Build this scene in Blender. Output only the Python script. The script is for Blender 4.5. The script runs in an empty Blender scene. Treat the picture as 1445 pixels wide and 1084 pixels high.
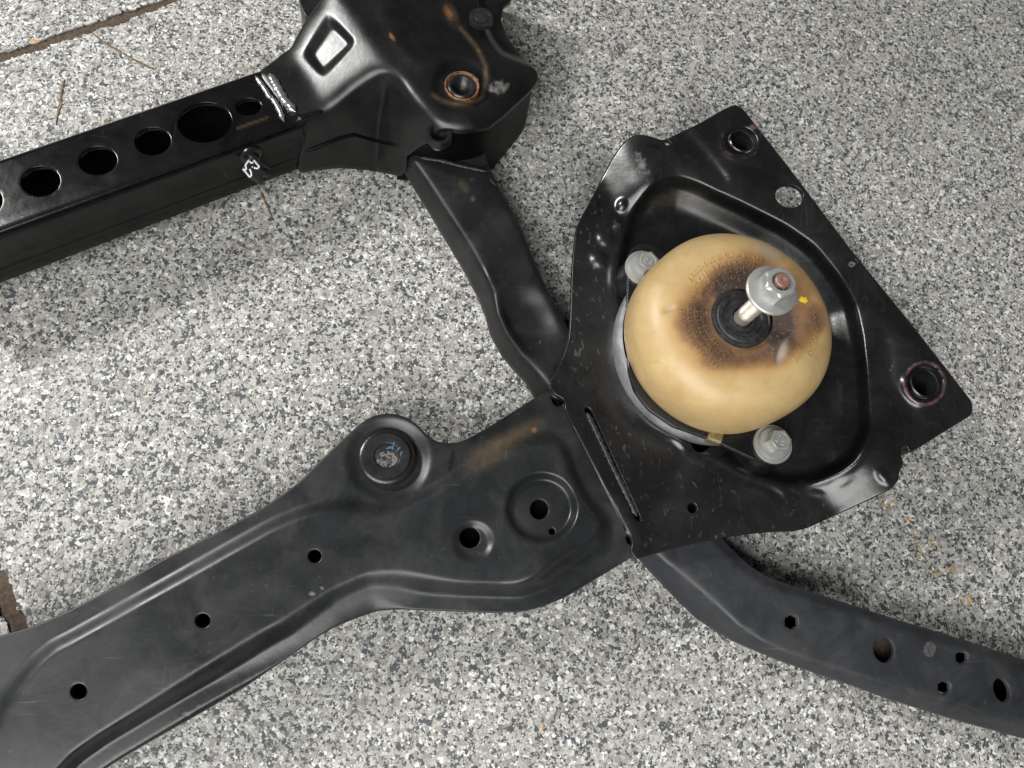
import bpy, bmesh, math, random
import numpy as np
from mathutils import Vector, Matrix, geometry
random.seed(7); rng = np.random.default_rng(11)
scn = bpy.context.scene
col = scn.collection

# ------------------------------------------------------------------ camera
W, HH = 1445.0, 1084.0
FPX = 1100.0
NAD = (560.0, 900.0)                      # foot of the plumb line under the lens
CAMH = 0.52
_n = np.array([(NAD[0]-W/2)/FPX, -(NAD[1]-HH/2)/FPX, -1.0]); _n /= np.linalg.norm(_n)
_u = -_n
_e = np.array([1.0, 0, 0]) - _u*_u[0]; _e /= np.linalg.norm(_e)
_y = np.cross(_u, _e)
R = np.array([_e, _y, _u])                # camera -> world
cam_d = bpy.data.cameras.new('camera'); cam = bpy.data.objects.new('camera', cam_d); col.objects.link(cam)
cam_d.sensor_width = 36.0; cam_d.lens = 36.0*FPX/W
cam_d.clip_start = 0.01; cam_d.clip_end = 100
M = Matrix([list(R[0])+[0], list(R[1])+[0], list(R[2])+[CAMH], [0, 0, 0, 1]])
cam.matrix_world = M
scn.camera = cam

# ------------------------------------------------------------------ light
scn.view_settings.view_transform = 'Standard'
scn.view_settings.look = 'None'
scn.view_settings.exposure = 0.0
world = bpy.data.worlds.new('World'); scn.world = world; world.use_nodes = True
bg = world.node_tree.nodes['Background']
bg.inputs[0].default_value = (0.93, 0.97, 1.0, 1); bg.inputs[1].default_value = 0.04

def area(name, loc, target, sx, sy, power, colr):
    d = bpy.data.lights.new(name, 'AREA'); d.shape = 'RECTANGLE'; d.size = sx; d.size_y = sy
    d.energy = power; d.color = colr
    o = bpy.data.objects.new(name, d); col.objects.link(o)
    o.location = loc
    o.rotation_euler = (Vector(target)-Vector(loc)).to_track_quat('-Z', 'Y').to_euler()
    return o
area('lamp_light', (-1.18, 0.86, 1.14), (0.05, 0.22, 0), 0.34, 0.26, 26, (1.0, 0.99, 0.97))
area('doorway_light', (-0.50, -0.95, 1.42), (0.10, 0.04, 0), 1.5, 1.05, 48, (1.0, 0.996, 0.982))

# ------------------------------------------------------------------ helpers
def P(uv, z):
    """points of the place that the lens sees at photograph position uv, at height z"""
    uv = np.atleast_2d(np.asarray(uv, float)); z = np.broadcast_to(np.asarray(z, float), (len(uv),))
    d = np.stack([(uv[:, 0]-W/2)/FPX, -(uv[:, 1]-HH/2)/FPX, -np.ones(len(uv))], 1) @ R.T
    t = (z-CAMH)/d[:, 2]
    return np.stack([d[:, 0]*t, d[:, 1]*t, z], 1)
def proj(p):
    p = np.atleast_2d(p) - np.array([0, 0, CAMH])
    c = p @ R
    return np.stack([W/2 - FPX*c[:, 0]/c[:, 2], HH/2 + FPX*c[:, 1]/c[:, 2]], 1)
def P1(u, v, z): return P([(u, v)], z)[0]

BASE = np.array([0.12, 0.12, 0.0])
MM = 0.001

def tag(o, label=None, cat=None, group=None, kind=None):
    if label: o['label'] = label
    if cat: o['category'] = cat
    if group: o['group'] = group
    if kind: o['kind'] = kind
    return o

def mk(name, verts, faces, mat, parent=None, off=None, smooth=True, angle=38, attrs=None):
    off = BASE if off is None else off
    me = bpy.data.meshes.new(name)
    v = np.asarray(verts, float) - (off if off is not None else 0)
    me.from_pydata([tuple(x) for x in v], [], faces)
    me.update()
    if attrs:
        for k, a in attrs.items():
            at = me.attributes.new(k, 'FLOAT', 'POINT'); at.data.foreach_set('value', np.asarray(a, np.float32))
    if smooth:
        me.polygons.foreach_set('use_smooth', [True]*len(me.polygons))
        me.set_sharp_from_angle(angle=math.radians(angle))
    me.materials.append(mat)
    o = bpy.data.objects.new(name, me); col.objects.link(o)
    if parent: o.parent = parent
    return o

def resample(pts, step=5.0, closed=True, smooth=1.2):
    pts = np.asarray(pts, float)
    if closed: pts = np.vstack([pts, pts[:1]])
    seg = np.linalg.norm(np.diff(pts, axis=0), axis=1); s = np.r_[0, np.cumsum(seg)]
    n = max(8, int(s[-1]/step))
    t = np.linspace(0, s[-1], n, endpoint=not closed)
    q = np.stack([np.interp(t, s, pts[:, 0]), np.interp(t, s, pts[:, 1])], 1)
    if smooth > 0:
        k = np.arange(-6, 7); w = np.exp(-k**2/(2*smooth**2)); w /= w.sum()
        if closed:
            q = sum(wi*np.roll(q, ki, axis=0) for wi, ki in zip(w, k))
        else:
            pad = np.vstack([2*q[0]-q[6:0:-1], q, 2*q[-1]-q[-2:-8:-1]])
            q = np.stack([np.convolve(pad[:, i], w, 'valid') for i in (0, 1)], 1)
    return q

def inside(Q, poly):
    Q = np.asarray(Q); poly = np.asarray(poly)
    c = np.zeros(len(Q), bool); x, y = Q[:, 0], Q[:, 1]
    x1, y1 = poly[:, 0], poly[:, 1]; x2, y2 = np.roll(x1, -1), np.roll(y1, -1)
    for a, b, e, f in zip(x1, y1, x2, y2):
        if b == f: continue
        m = ((b > y) != (f > y)) & (x < (e-a)*(y-b)/(f-b)+a)
        c ^= m
    return c
def dist(Q, line, closed=False):
    Q = np.asarray(Q, float); line = np.asarray(line, float)
    if closed: line = np.vstack([line, line[:1]])
    best = np.full(len(Q), 1e9)
    for a, b in zip(line[:-1], line[1:]):
        ab = b-a; L = ab@ab
        if L < 1e-12: continue
        t = np.clip(((Q-a)@ab)/L, 0, 1)
        dd = Q-(a+t[:, None]*ab)
        best = np.minimum(best, dd[:, 0]**2+dd[:, 1]**2)
    return np.sqrt(best)
def sd(Q, poly):
    d = dist(Q, poly, True)
    return np.where(inside(Q, poly), d, -d)
def ss(x): x = np.clip(x, 0, 1); return x*x*(3-2*x)
def softplus(x, w): return w*np.log1p(np.exp(np.clip(x/w, -30, 30)))
def ell(Q, cx, cy, rx, ry, ang=0):
    a = math.radians(ang); dx, dy = Q[:, 0]-cx, Q[:, 1]-cy
    X = dx*math.cos(a)+dy*math.sin(a); Y = -dx*math.sin(a)+dy*math.cos(a)
    return np.sqrt((X/rx)**2+(Y/ry)**2)
def bump(Q, cx, cy, rx, ry, ang=0, soft=.6):
    return ss((1-ell(Q, cx, cy, rx, ry, ang))/soft)
def ring(cx, cy, rx, ry=None, ang=0, n=30):
    ry = ry or rx; a = math.radians(ang); t = np.linspace(0, 2*math.pi, n, endpoint=False)
    X, Y = rx*np.cos(t), ry*np.sin(t)
    return np.stack([cx+X*math.cos(a)-Y*math.sin(a), cy+X*math.sin(a)+Y*math.cos(a)], 1)
def vnoise(Q, scale, seed=0):
    """smooth value noise on plane points"""
    r = np.random.default_rng(seed); T = r.random((64, 64))
    x = Q[:, 0]/scale; y = Q[:, 1]/scale
    xi = np.floor(x).astype(int); yi = np.floor(y).astype(int); fx = ss(x-xi); fy = ss(y-yi)
    g = lambda i, j: T[i % 64, j % 64]
    return (g(xi, yi)*(1-fx)+g(xi+1, yi)*fx)*(1-fy)+(g(xi, yi+1)*(1-fx)+g(xi+1, yi+1)*fx)*fy

def sheet(name, outline, zf, mat, parent, holes=(), s=3.4, skirt=3.0, hskirt=3.0, attrs=None, edge=(2.0, .8),
          smooth=1.0, step=4.0, angle=72, hr=True):
    """one pressed steel sheet: outline and holes, relief zf, edge turned down by skirt (mm)"""
    out = resample(outline, step, True, smooth)
    loops = [out]+[np.asarray(h, float) for h in holes]
    vs, es = [], []
    for L in loops:
        b = len(vs); vs += [tuple(p) for p in L]; es += [(b+i, b+(i+1) % len(L)) for i in range(len(L))]
    nb = len(vs)
    # lattice inside
    lo, hi = out.min(0), out.max(0)
    ys = np.arange(lo[1], hi[1], s*.866); pts = []
    for k, yy in enumerate(ys):
        xs = np.arange(lo[0]+(k % 2)*s/2, hi[0], s); pts.append(np.stack([xs, np.full(len(xs), yy)], 1))
    pts = np.vstack(pts); pts = pts[inside(pts, out)]
    dmin = dist(pts, out, True)
    keep = dmin > (5.6 if edge[0] > 0 else s*.75)
    for h in loops[1:]:
        c, rr = h.mean(0), np.linalg.norm(h-h.mean(0), axis=1).max()
        near = np.linalg.norm(pts-c, axis=1) < rr+2*s
        idx = np.where(near)[0]
        if len(idx):
            bad = inside(pts[idx], h) | (dist(pts[idx], h, True) < (3.4 if len(h) > 8 and hr else s*.6))
            keep[idx[bad]] = False
    pts = pts[keep]
    rings = []
    t = np.roll(out, -1, 0)-np.roll(out, 1, 0); t /= np.linalg.norm(t, axis=1)[:, None]+1e-9
    nrm = np.stack([-t[:, 1], t[:, 0]], 1)
    if not inside((out+nrm*1.0), out).mean() > .5: nrm = -nrm
    add = []
    for k_ in ((.7, 1.6, 2.7, 4.2) if edge[0] > 0 else ()):
        rg = out+nrm*k_; ok = inside(rg, out) & (dist(rg, out, True) > k_*.85)
        for h in loops[1:]: ok &= ~inside(rg, h) & (dist(rg, h, True) > 1.2)
        add.append(rg[ok])
    for h in loops[1:]:
        if not hr: break
        c = h.mean(0); t_ = np.roll(h, -1, 0)-np.roll(h, 1, 0); t_ /= np.linalg.norm(t_, axis=1)[:, None]+1e-9
        n_ = np.stack([-t_[:, 1], t_[:, 0]], 1)
        if ((h+n_-c)**2).sum(1).mean() < ((h-c)**2).sum(1).mean(): n_ = -n_
        for k_ in (.8, 1.8):
            rg = h+n_*k_; ok = inside(rg, out) & (dist(rg, h, True) > k_*.8) & ~inside(rg, h); add.append(rg[ok])
    if add: pts = np.vstack([pts]+add)
    allp = [Vector(p) for p in vs]+[Vector(p) for p in pts]
    r = geometry.delaunay_2d_cdt(allp, es, [], 0, 1e-4)
    V = np.array([tuple(v) for v in r[0]]); F = np.array([f for f in r[2] if len(f) == 3])
    c = V[F].mean(1); k = inside(c, out)
    for h in loops[1:]: k &= ~inside(c, h)
    F = F[k]
    used = np.unique(F); remap = -np.ones(len(V), int); remap[used] = np.arange(len(used)); V = V[used]; F = remap[F]
    a = V[F[:, 1]]-V[F[:, 0]]; b = V[F[:, 2]]-V[F[:, 0]]
    flip = (a[:, 0]*b[:, 1]-a[:, 1]*b[:, 0]) > 0          # image y runs down: make normals look up
    F[flip] = F[flip][:, ::-1]
    z = zf(V)
    if edge[0] > 0:
        d = dist(V, out, True)
        x = np.clip(1-d/edge[0], 0, 1); z = z-edge[1]*MM*(1-np.sqrt(np.clip(1-x*x, 0, 1)))
    if hr and len(holes):
        for h in loops[1:]:
            x = np.clip(1-dist(V, h, True)/1.5, 0, 1); z = z-.00035*(1-np.sqrt(np.clip(1-x*x, 0, 1)))
    X = P(V, z)
    # boundary edges -> skirts
    ed = {}
    for f in F:
        for i in range(3):
            e = (int(f[i]), int(f[(i+1) % 3]))
            if (e[1], e[0]) in ed: del ed[(e[1], e[0])]
            else: ed[e] = 1
    bv = sorted({i for e in ed for i in e}); 
    dout = dist(V[bv], out, True)
    newi = {}; extra = []; 
    for i, do in zip(bv, dout):
        dep = (skirt(V[i]) if callable(skirt) else skirt) if do < .5 else hskirt
        p = X[i].copy(); p[2] -= dep*MM
        newi[i] = len(X)+len(extra); extra.append(p)
    faces = [tuple(int(q) for q in f) for f in F]+[(e[1], e[0], newi[e[0]], newi[e[1]]) for e in ed]
    XX = np.vstack([X, np.array(extra)])
    at = None
    if attrs:
        at = {}
        for k_, fn in attrs.items():
            av = np.clip(fn(V), 0, 1); at[k_] = np.r_[av, av[bv]]
    return mk(name, XX, faces, mat, parent, angle=angle, attrs=at)

def strip(name, rows, mat, parent, closed=False, angle=38, flip=False, off=None):
    """ruled wall through rows of points (each row the same length)"""
    rows = [np.asarray(r) for r in rows]; n = len(rows[0]); V = np.vstack(rows); F = []
    for j in range(len(rows)-1):
        for i in range(n if closed else n-1):
            q = (j*n+i, j*n+(i+1) % n, (j+1)*n+(i+1) % n, (j+1)*n+i)
            F.append(q[::-1] if flip else q)
    return mk(name, V, F, mat, parent, angle=angle, off=off)

def lathe_geo(profile, c, n=48, tilt=None, hexes=(), rot=0):
    """profile of (r, z); rings whose index is in hexes are hexagonal (r = across-flats half)"""
    V, F = [], []
    for k, (r, z) in enumerate(profile):
        for i in range(n):
            a = 2*math.pi*i/n
            rr = r
            if k in hexes:
                b = (a % (math.pi/3))-math.pi/6; rr = r/math.cos(b)
            V.append((rr*math.cos(a+rot), rr*math.sin(a+rot), z))
    m = len(profile)
    for k in range(m-1):
        for i in range(n):
            F.append((k*n+i, k*n+(i+1) % n, (k+1)*n+(i+1) % n, (k+1)*n+i))
    V = np.array(V)
    if tilt is not None: V = V @ np.array(tilt).T
    return V+np.asarray(c), F
def lathe(name, profile, c, mat, parent, n=48, tilt=None, hexes=(), rot=0, angle=32):
    V, F = lathe_geo(profile, c, n, tilt, hexes, rot)
    if profile[-1][0] > 1e-6 and False: pass
    return mk(name, V, F, mat, parent, angle=angle)

# ------------------------------------------------------------------ materials
class N:
    def __init__(s, name):
        s.m = bpy.data.materials.new(name); s.m.use_nodes = True; s.t = s.m.node_tree
        s.b = s.t.nodes['Principled BSDF']
    def node(s, typ, **kw):
        n = s.t.nodes.new(typ)
        for k, v in kw.items():
            if k in n.inputs: s.put(n.inputs[k], v)
            else: setattr(n, k, v)
        return n
    def put(s, sock, v):
        if isinstance(v, bpy.types.NodeSocket): s.t.links.new(v, sock)
        else: sock.default_value = v
    def obj(s): return s.node('ShaderNodeTexCoord').outputs['Object']
    def mapping(s, v, scale=(1, 1, 1), rot=(0, 0, 0)):
        n = s.node('ShaderNodeMapping'); s.put(n.inputs['Vector'], v); n.inputs['Scale'].default_value = scale; n.inputs['Rotation'].default_value = rot
        return n.outputs[0]
    def noise(s, v, scale, detail=3, rough=.55, dist=0.0):
        n = s.node('ShaderNodeTexNoise'); s.put(n.inputs['Vector'], v)
        n.inputs['Scale'].default_value = scale; n.inputs['Detail'].default_value = detail; n.inputs['Roughness'].default_value = rough
        n.inputs['Distortion'].default_value = dist
        return n.outputs['Fac']
    def ramp(s, f, stops, interp='LINEAR'):
        n = s.node('ShaderNodeValToRGB'); s.put(n.inputs['Fac'], f); r = n.color_ramp; r.interpolation = interp
        while len(r.elements) < len(stops): r.elements.new(.5)
        for e, (p, c) in zip(r.elements, stops):
            e.position = p; e.color = (c, c, c, 1) if not hasattr(c, '__len__') else (*c, 1)
        return n.outputs['Color']
    def mix(s, f, a, b, mode='MIX'):
        n = s.node('ShaderNodeMix', data_type='RGBA', blend_type=mode)
        s.put(n.inputs[0], f)
        for i, v in ((6, a), (7, b)):
            if not isinstance(v, bpy.types.NodeSocket) and len(v) == 3: v = (*v, 1)
            s.put(n.inputs[i], v)
        return n.outputs[2]
    def math(s, op, a, b=0.0, clamp=False):
        n = s.node('ShaderNodeMath', operation=op, use_clamp=clamp); s.put(n.inputs[0], a); s.put(n.inputs[1], b); return n.outputs[0]
    def attr(s, name): return s.node('ShaderNodeAttribute', attribute_name=name).outputs['Fac']
    def bump(s, h, strength=.1, d=.001):
        n = s.node('ShaderNodeBump'); n.inputs['Strength'].default_value = strength; n.inputs['Distance'].default_value = d; s.put(n.inputs['Height'], h)
        return n.outputs[0]
    def set(s, **kw):
        for k, v in kw.items(): s.put(s.b.inputs[k.replace('_', ' ')], v)

def paint(name, base, rough, dust=.15, spots=0.0, coat=0.0, spec=.5, scratch=.1, rvar=.12, peel=.10):
    n = N(name); o = n.obj()
    big = n.noise(o, 14, 4, .6); fine = n.noise(o, 420, 3, .7)
    c = n.mix(n.ramp(big, [(.35, 0), (.7, 1)]), [x*.75 for x in base], [x*1.3 for x in base])
    # dull handling film
    film = n.math('MULTIPLY', n.ramp(n.noise(o, 34, 5, .65, .6), [(.42, 0), (.75, 1)]), dust)
    c = n.mix(film, c, (.12, .117, .112))
    # fine dust specks
    sp = n.ramp(fine, [(.66, 0), (.74, 1)])
    c = n.mix(n.math('MULTIPLY', sp, dust*1.1), c, (.32, .31, .29))
    # scratches
    sc1 = n.ramp(n.noise(n.mapping(o, (30, 900, 30), (0, 0, .5)), 1.0, 2, .5), [(.70, 0), (.73, 1)])
    sc2 = n.ramp(n.noise(n.mapping(o, (700, 24, 30), (0, 0, -.25)), 1.0, 2, .5), [(.715, 0), (.74, 1)])
    gate = n.ramp(n.noise(o, 22, 2), [(.5, 0), (.6, 1)])
    sc = n.math('MULTIPLY', n.math('MULTIPLY', n.math('MAXIMUM', sc1, sc2), gate), scratch)
    c = n.mix(sc, c, (.30, .30, .30))
    r = n.math('ADD', n.math('MULTIPLY', n.math('SUBTRACT', big, .5), rvar*3), rough)
    r = n.math('ADD', r, n.math('MULTIPLY', film, .9))
    if spots:
        v = n.mapping(o, (1, .55, 1), (0, 0, .9))
        w = n.ramp(n.noise(v, 270, 1.5, .4, .8), [(.65, 0), (.72, 1)])
        ve = n.node('ShaderNodeTexVoronoi', feature='F1'); n.put(ve.inputs['Vector'], n.mapping(o, (1, .6, 1), (0, 0, .5))); ve.inputs['Scale'].default_value = 190
        dots = n.ramp(ve.outputs['Distance'], [(.13, 1), (.2, 0)])
        keep = n.ramp(n.node('ShaderNodeSeparateColor', Color=ve.outputs['Color']).outputs[0], [(.62, 0), (.66, 1)])
        w = n.math('MULTIPLY', n.math('MAXIMUM', w, n.math('MULTIPLY', dots, keep)), n.ramp(n.noise(o, 26, 2), [(.4, .15), (.62, 1)]))
        w = n.math('MULTIPLY', w, n.attr('spots'))
        c = n.mix(n.math('MULTIPLY', w, spots), c, (.13, .13, .125))
    # local marks and some painted shade, highlight and reflection, carried by the piece
    nz = n.noise(o, 260, 4, .7)
    for a_, colr, amt in (('rust', (.21, .085, .028), .85), ('ochre', (.16, .115, .065), .55), ('scuff_highlight', (.24, .235, .225), 1.0), ('pink', (.16, .075, .10), .9), ('grease_shade', (.006, .006, .006), .9), ('yellow', (.55, .36, .03), 1.0)):
        f = n.math('MULTIPLY', n.math('SUBTRACT', n.math('ADD', n.attr(a_), n.math('MULTIPLY', nz, .9)), .72, True), 1.7*amt, True)
        if a_ == 'ochre': f = n.math('MULTIPLY', n.attr(a_), n.math('ADD', n.math('MULTIPLY', nz, .9), .05), True)
        c = n.mix(f, c, colr)
        if a_ in ('rust', 'ochre', 'scuff_highlight'): r = n.math('ADD', r, n.math('MULTIPLY', f, .3), True)
    n.set(Base_Color=c, Roughness=r, Normal=n.bump(n.math('ADD', n.noise(o, 60, 3), n.math('MULTIPLY', fine, .12)), peel, .002))
    n.b.inputs['Specular IOR Level'].default_value = spec
    n.b.inputs['Coat Weight'].default_value = coat; n.b.inputs['Coat Roughness'].default_value = .12
    return n.m

def plain(name, base, rough, metal=0.0, var=.25, scale=90, bmp=.1, tint=None):
    n = N(name); o = n.obj(); f = n.noise(o, scale, 4, .65)
    c = n.mix(n.ramp(f, [(.3, 0), (.7, 1)]), [x*(1-var) for x in base], [min(1, x*(1+var)) for x in (tint or base)])
    n.set(Base_Color=c, Roughness=n.math('ADD', n.math('MULTIPLY', n.math('SUBTRACT', n.noise(o, scale*.4, 3), .5), .3), rough), Normal=n.bump(n.noise(o, scale*5, 3), bmp, .0006))
    n.b.inputs['Metallic'].default_value = metal
    return n.m

m_arm = paint('satin_black_arm', (.015, .016, .0172), .33, dust=.12, scratch=.15, spec=.45)
m_plate = paint('black_bracket', (.008, .008, .0084),   .26, dust=.08, spots=.36, scratch=.07, spec=.62)
m_beam = paint('gloss_black_beam', (.005, .005, .0052), .16, dust=.05, scratch=.05, rvar=.08, spec=.32)
m_tower = paint('semi_gloss_tower', (.008, .008, .0082), .31, dust=.06, scratch=.10, spec=.45)
m_wall = paint('shaded_wall', (.0025, .0025, .0025), .45, dust=.0, scratch=.01, spec=.12)  # tower paint made darker: the wall's shade is put into the colour
m_link = paint('satin_black_link', (.010, .010, .0105), .37, dust=.10, scratch=.06, spec=.42)
m_rail = paint('blue_black_rail', (.021, .0225, .026), .42, dust=.19, scratch=.10, spec=.45)
m_dark = plain('cavity_shade', (.003, .003, .003), .9)  # near-black colour stands in for the shade inside the holes
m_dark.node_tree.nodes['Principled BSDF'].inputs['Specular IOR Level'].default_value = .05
m_zinc = plain('zinc_grey', (.42, .425, .405), .36, .5, .10, 120, .08)
m_cup = plain('bare_steel_cup', (.46, .465, .475), .36, .6, .35, 80, .08)
m_brass = plain('yellow_passivated_clip', (.30, .25, .13), .35, .7, .3, 200, .1)
m_rubber = plain('black_rubber', (.013, .013, .014), .5, 0, .4, 300, .3, (.026, .026, .027))
m_stud = plain('worn_stud', (.40, .37, .30), .42, .5, .2, 300, .1)
m_tip = plain('red_brown_tip', (.24, .125, .105), .5, .2, .2, 200, .1)
m_weld = plain('weld_highlight', (.42, .43, .45), .25, .8, .3, 150, .2)  # silvery base paints the highlights of glossy black paint into the colour
m_weldblack = plain('painted_weld', (.020, .020, .020), .28, 0, .6, 300, .6)
m_bush = plain('bushing_black', (.018, .018, .019), .28, .0, .4, 120, .15)
m_copper = plain('rusty_ring', (.17, .080, .036), .6, .2, .9, 220, .2)
m_white = plain('white_marker', (.78, .79, .80), .6, 0, .05)
m_clip = plain('black_plastic', (.010, .010, .010), .32)
m_soil = plain('brown_soil', (.085, .060, .042), .95, 0, .5, 420, .9)
m_leaf = plain('dry_leaf', (.52, .27, .075), .7, 0, .25, 300, .3)
m_twig = plain('dry_twig', (.19, .13, .085), .9, 0, .4, 400, .3)
m_fleck = plain('yellow_paint', (.50, .29, .035), .6, 0, .25, 300, .2)

# ------------------------------------------------------------------ floor
J0 = np.array([(-900, 385), (-305, 184), (0, 82), (130, 39), (260, -6), (600, -122), (1400, -395)], float)     # joint, upper side
JB = np.array([(-305, 184), (-150, 510), (0, 826), (12, 848), (30, 888), (80, 990), (123, 1084), (300, 1457)], float)
def jag(line, wpx, amp, seed, side):
    q = resample(line, 6, False, 0)
    t = np.gradient(q, axis=0); t /= np.linalg.norm(t, axis=1)[:, None]; nrm = np.stack([-t[:, 1], t[:, 0]], 1)
    r = np.random.default_rng(seed); a = r.normal(0, amp, len(q)); a = .6*a+.4*np.roll(a, 1)
    a += r.normal(0, amp*.8, len(q)//5+2).repeat(5)[:len(q)]
    return q+nrm*(side*wpx/2+a)[:, None]
A_up = jag(J0, 13, 1.1, 1, -1); A_lo = jag(J0, 13, 1.1, 2, 1)
B_r = jag(JB, 26, 2.2, 3, -1); B_l = jag(JB, 26, 2.2, 4, 1)
far = 3.2
def w2(px): return P(px, 0.0)[:, :2]
def away(p, d): p = np.asarray(p, float); return p+np.asarray(d, float)
A_up, A_lo, B_r, B_l = map(w2, (A_up, A_lo, B_r, B_l))
iA = np.argmin(np.linalg.norm(A_lo-w2([(-305, 184)]), axis=1))
slab_main = np.vstack([A_lo[iA+3:], [(4.0, A_lo[-1][1]+1.0)], [(4.0, -3.5)], [(B_r[-1][0]+1.2, -3.5)], B_r[::-1][:-3]])
slab_back = np.vstack([A_up, [(4.0, A_up[-1][1]+1.1)], [(4.0, 4.0)], [(-3.5, 4.0)], [(-3.5, A_up[0][1])]])
slab_side = np.vstack([A_lo[:iA-2], B_l[3:], [(B_l[-1][0]+1.1, -3.5)], [(-3.5, -3.5)], [(-3.5, A_lo[0][1])]])

def flake_material(name, use_attr):
    n = N(name); o = n.obj()
    stops = [(0, (.068, .078, .087)), (.22, (.088, .098, .105)), (.25, (.28, .270, .245)), (.54, (.36, .349, .32)), (.57, (.43, .42, .39)), (.86, (.52, .51, .48)), (.91, (.64, .634, .612)), (1, (.78, .776, .76))]
    if use_attr:
        f = n.attr('shade'); c = n.ramp(f, stops)
        g = n.noise(o, 900, 3, .7); c = n.mix(n.math('MULTIPLY', g, .35), c, (.20, .20, .19), 'OVERLAY')
    else:
        w = n.node('ShaderNodeTexNoise'); n.put(w.inputs['Vector'], o); w.inputs['Scale'].default_value = 300
        v2 = n.node('ShaderNodeVectorMath', operation='MULTIPLY_ADD'); n.put(v2.inputs[0], w.outputs['Color']); v2.inputs[1].default_value = (.004, .004, 0); n.put(v2.inputs[2], o)
        vo = n.node('ShaderNodeTexVoronoi', feature='F1', voronoi_dimensions='2D'); n.put(vo.inputs['Vector'], v2.outputs[0]); vo.inputs['Scale'].default_value = 330
        f = n.node('ShaderNodeSeparateColor', Color=vo.outputs['Color']).outputs[0]
        c = n.ramp(f, stops)
    grime = n.ramp(n.noise(o, 9, 4, .6), [(.45, 0), (.8, 1)])
    c = n.mix(n.math('MULTIPLY', grime, .10), c, (.30, .26, .21))
    n.set(Base_Color=c, Roughness=n.math('ADD', n.math('MULTIPLY', n.noise(o, 700, 2), .3), .30))
    n.b.inputs['Specular IOR Level'].default_value = .45
    n.set(Normal=n.bump(n.noise(o, 500, 3), .25, .0008))
    return n.m
m_flake = flake_material('flake_chips', True)
m_slab = flake_material('flake_floor', False)

fl_me = bpy.data.meshes.new('floor')
fl_me.from_pydata([(-3.6, -3.6, -.0014), (4.1, -3.6, -.0014), (4.1, 4.1, -.0014), (-3.6, 4.1, -.0014)], [], [(0, 1, 2, 3)])
fl_me.materials.append(m_soil)
floor = bpy.data.objects.new('floor', fl_me); col.objects.link(floor)
tag(floor, kind='structure')
Z3 = np.zeros(3)
def slab(poly):
    n = len(poly); tris = geometry.tessellate_polygon([[Vector((x, y, 0)) for x, y in poly]])
    V = [(x, y, 0) for x, y in poly]+[(x, y, -.006) for x, y in poly]
    F = []
    for t in tris:
        a, b, c = (Vector((*poly[i], 0)) for i in t)
        F.append(t if (b-a).cross(c-a).z > 0 else t[::-1])
    F += [(i, (i+1) % n, n+(i+1) % n, n+i) for i in range(n)]
    return mk('slab', V, F, m_slab, floor, off=Z3, smooth=False)
slabs = [(slab(p), p) for p in (slab_main, slab_back, slab_side)]

# real chips, lying over each other, for the stretch of floor around the part
def chips(parent, poly, name='flakes'):
    quad = P([(-110, -90), (1560, -90), (1560, 1180), (-110, 1180)], 0.0)[:, :2]
    lo, hi = quad.min(0), quad.max(0)
    dens = 560000
    n = int((hi-lo).prod()*dens)
    c = lo+rng.random((n, 2))*(hi-lo)
    c = c[inside(c, quad)]; c = c[inside(c, poly)]
    n = len(c)
    size = np.exp(rng.normal(math.log(.96), .48, n))*MM; size = np.clip(size, .42*MM, 2.7*MM)
    k = rng.integers(4, 7, n)
    asp = rng.uniform(.5, 1.0, n); rot = rng.uniform(0, 2*math.pi, n)
    z0 = (.05+.40*rng.random(n))*MM - .25*np.clip(size-1.5*MM, 0, 9)*.05
    tx, ty = rng.normal(0, .045, n), rng.normal(0, .045, n)
    starts = np.r_[0, np.cumsum(k)[:-1]]; tot = k.sum()
    fid = np.repeat(np.arange(n), k); li = np.arange(tot)-starts[fid]
    a = (li+rng.uniform(-.33, .33, tot))*2*math.pi/k[fid]; rr = size[fid]*rng.uniform(.72, 1.15, tot)
    x, y = rr*np.cos(a), rr*np.sin(a)*asp[fid]
    X = x*np.cos(rot[fid])-y*np.sin(rot[fid]); Y = x*np.sin(rot[fid])+y*np.cos(rot[fid])
    co = np.stack([c[fid, 0]+X, c[fid, 1]+Y, np.maximum(z0[fid]+X*tx[fid]+Y*ty[fid], .02*MM)], 1)
    me = bpy.data.meshes.new(name)
    me.vertices.add(tot); me.vertices.foreach_set('co', co.ravel())
    me.loops.add(tot); me.loops.foreach_set('vertex_index', np.arange(tot, dtype=np.int32))
    me.polygons.add(n); me.polygons.foreach_set('loop_start', starts.astype(np.int32))
    me.update(calc_edges=True)
    big = vnoise(c, .09, 3)
    sh = rng.random(n); sh = np.where(size > 2.4*MM, sh*.97, sh)
    at = me.attributes.new('shade', 'FLOAT', 'POINT'); at.data.foreach_set('value', np.clip(sh+(big[:]-.5)*.10, 0, 1)[fid].astype(np.float32))
    me.materials.append(m_flake)
    o = bpy.data.objects.new(name, me); col.objects.link(o); o.parent = parent; tag(o, kind='stuff')
    return n
print('chips', [chips(s_, p_) for s_, p_ in slabs])

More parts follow.
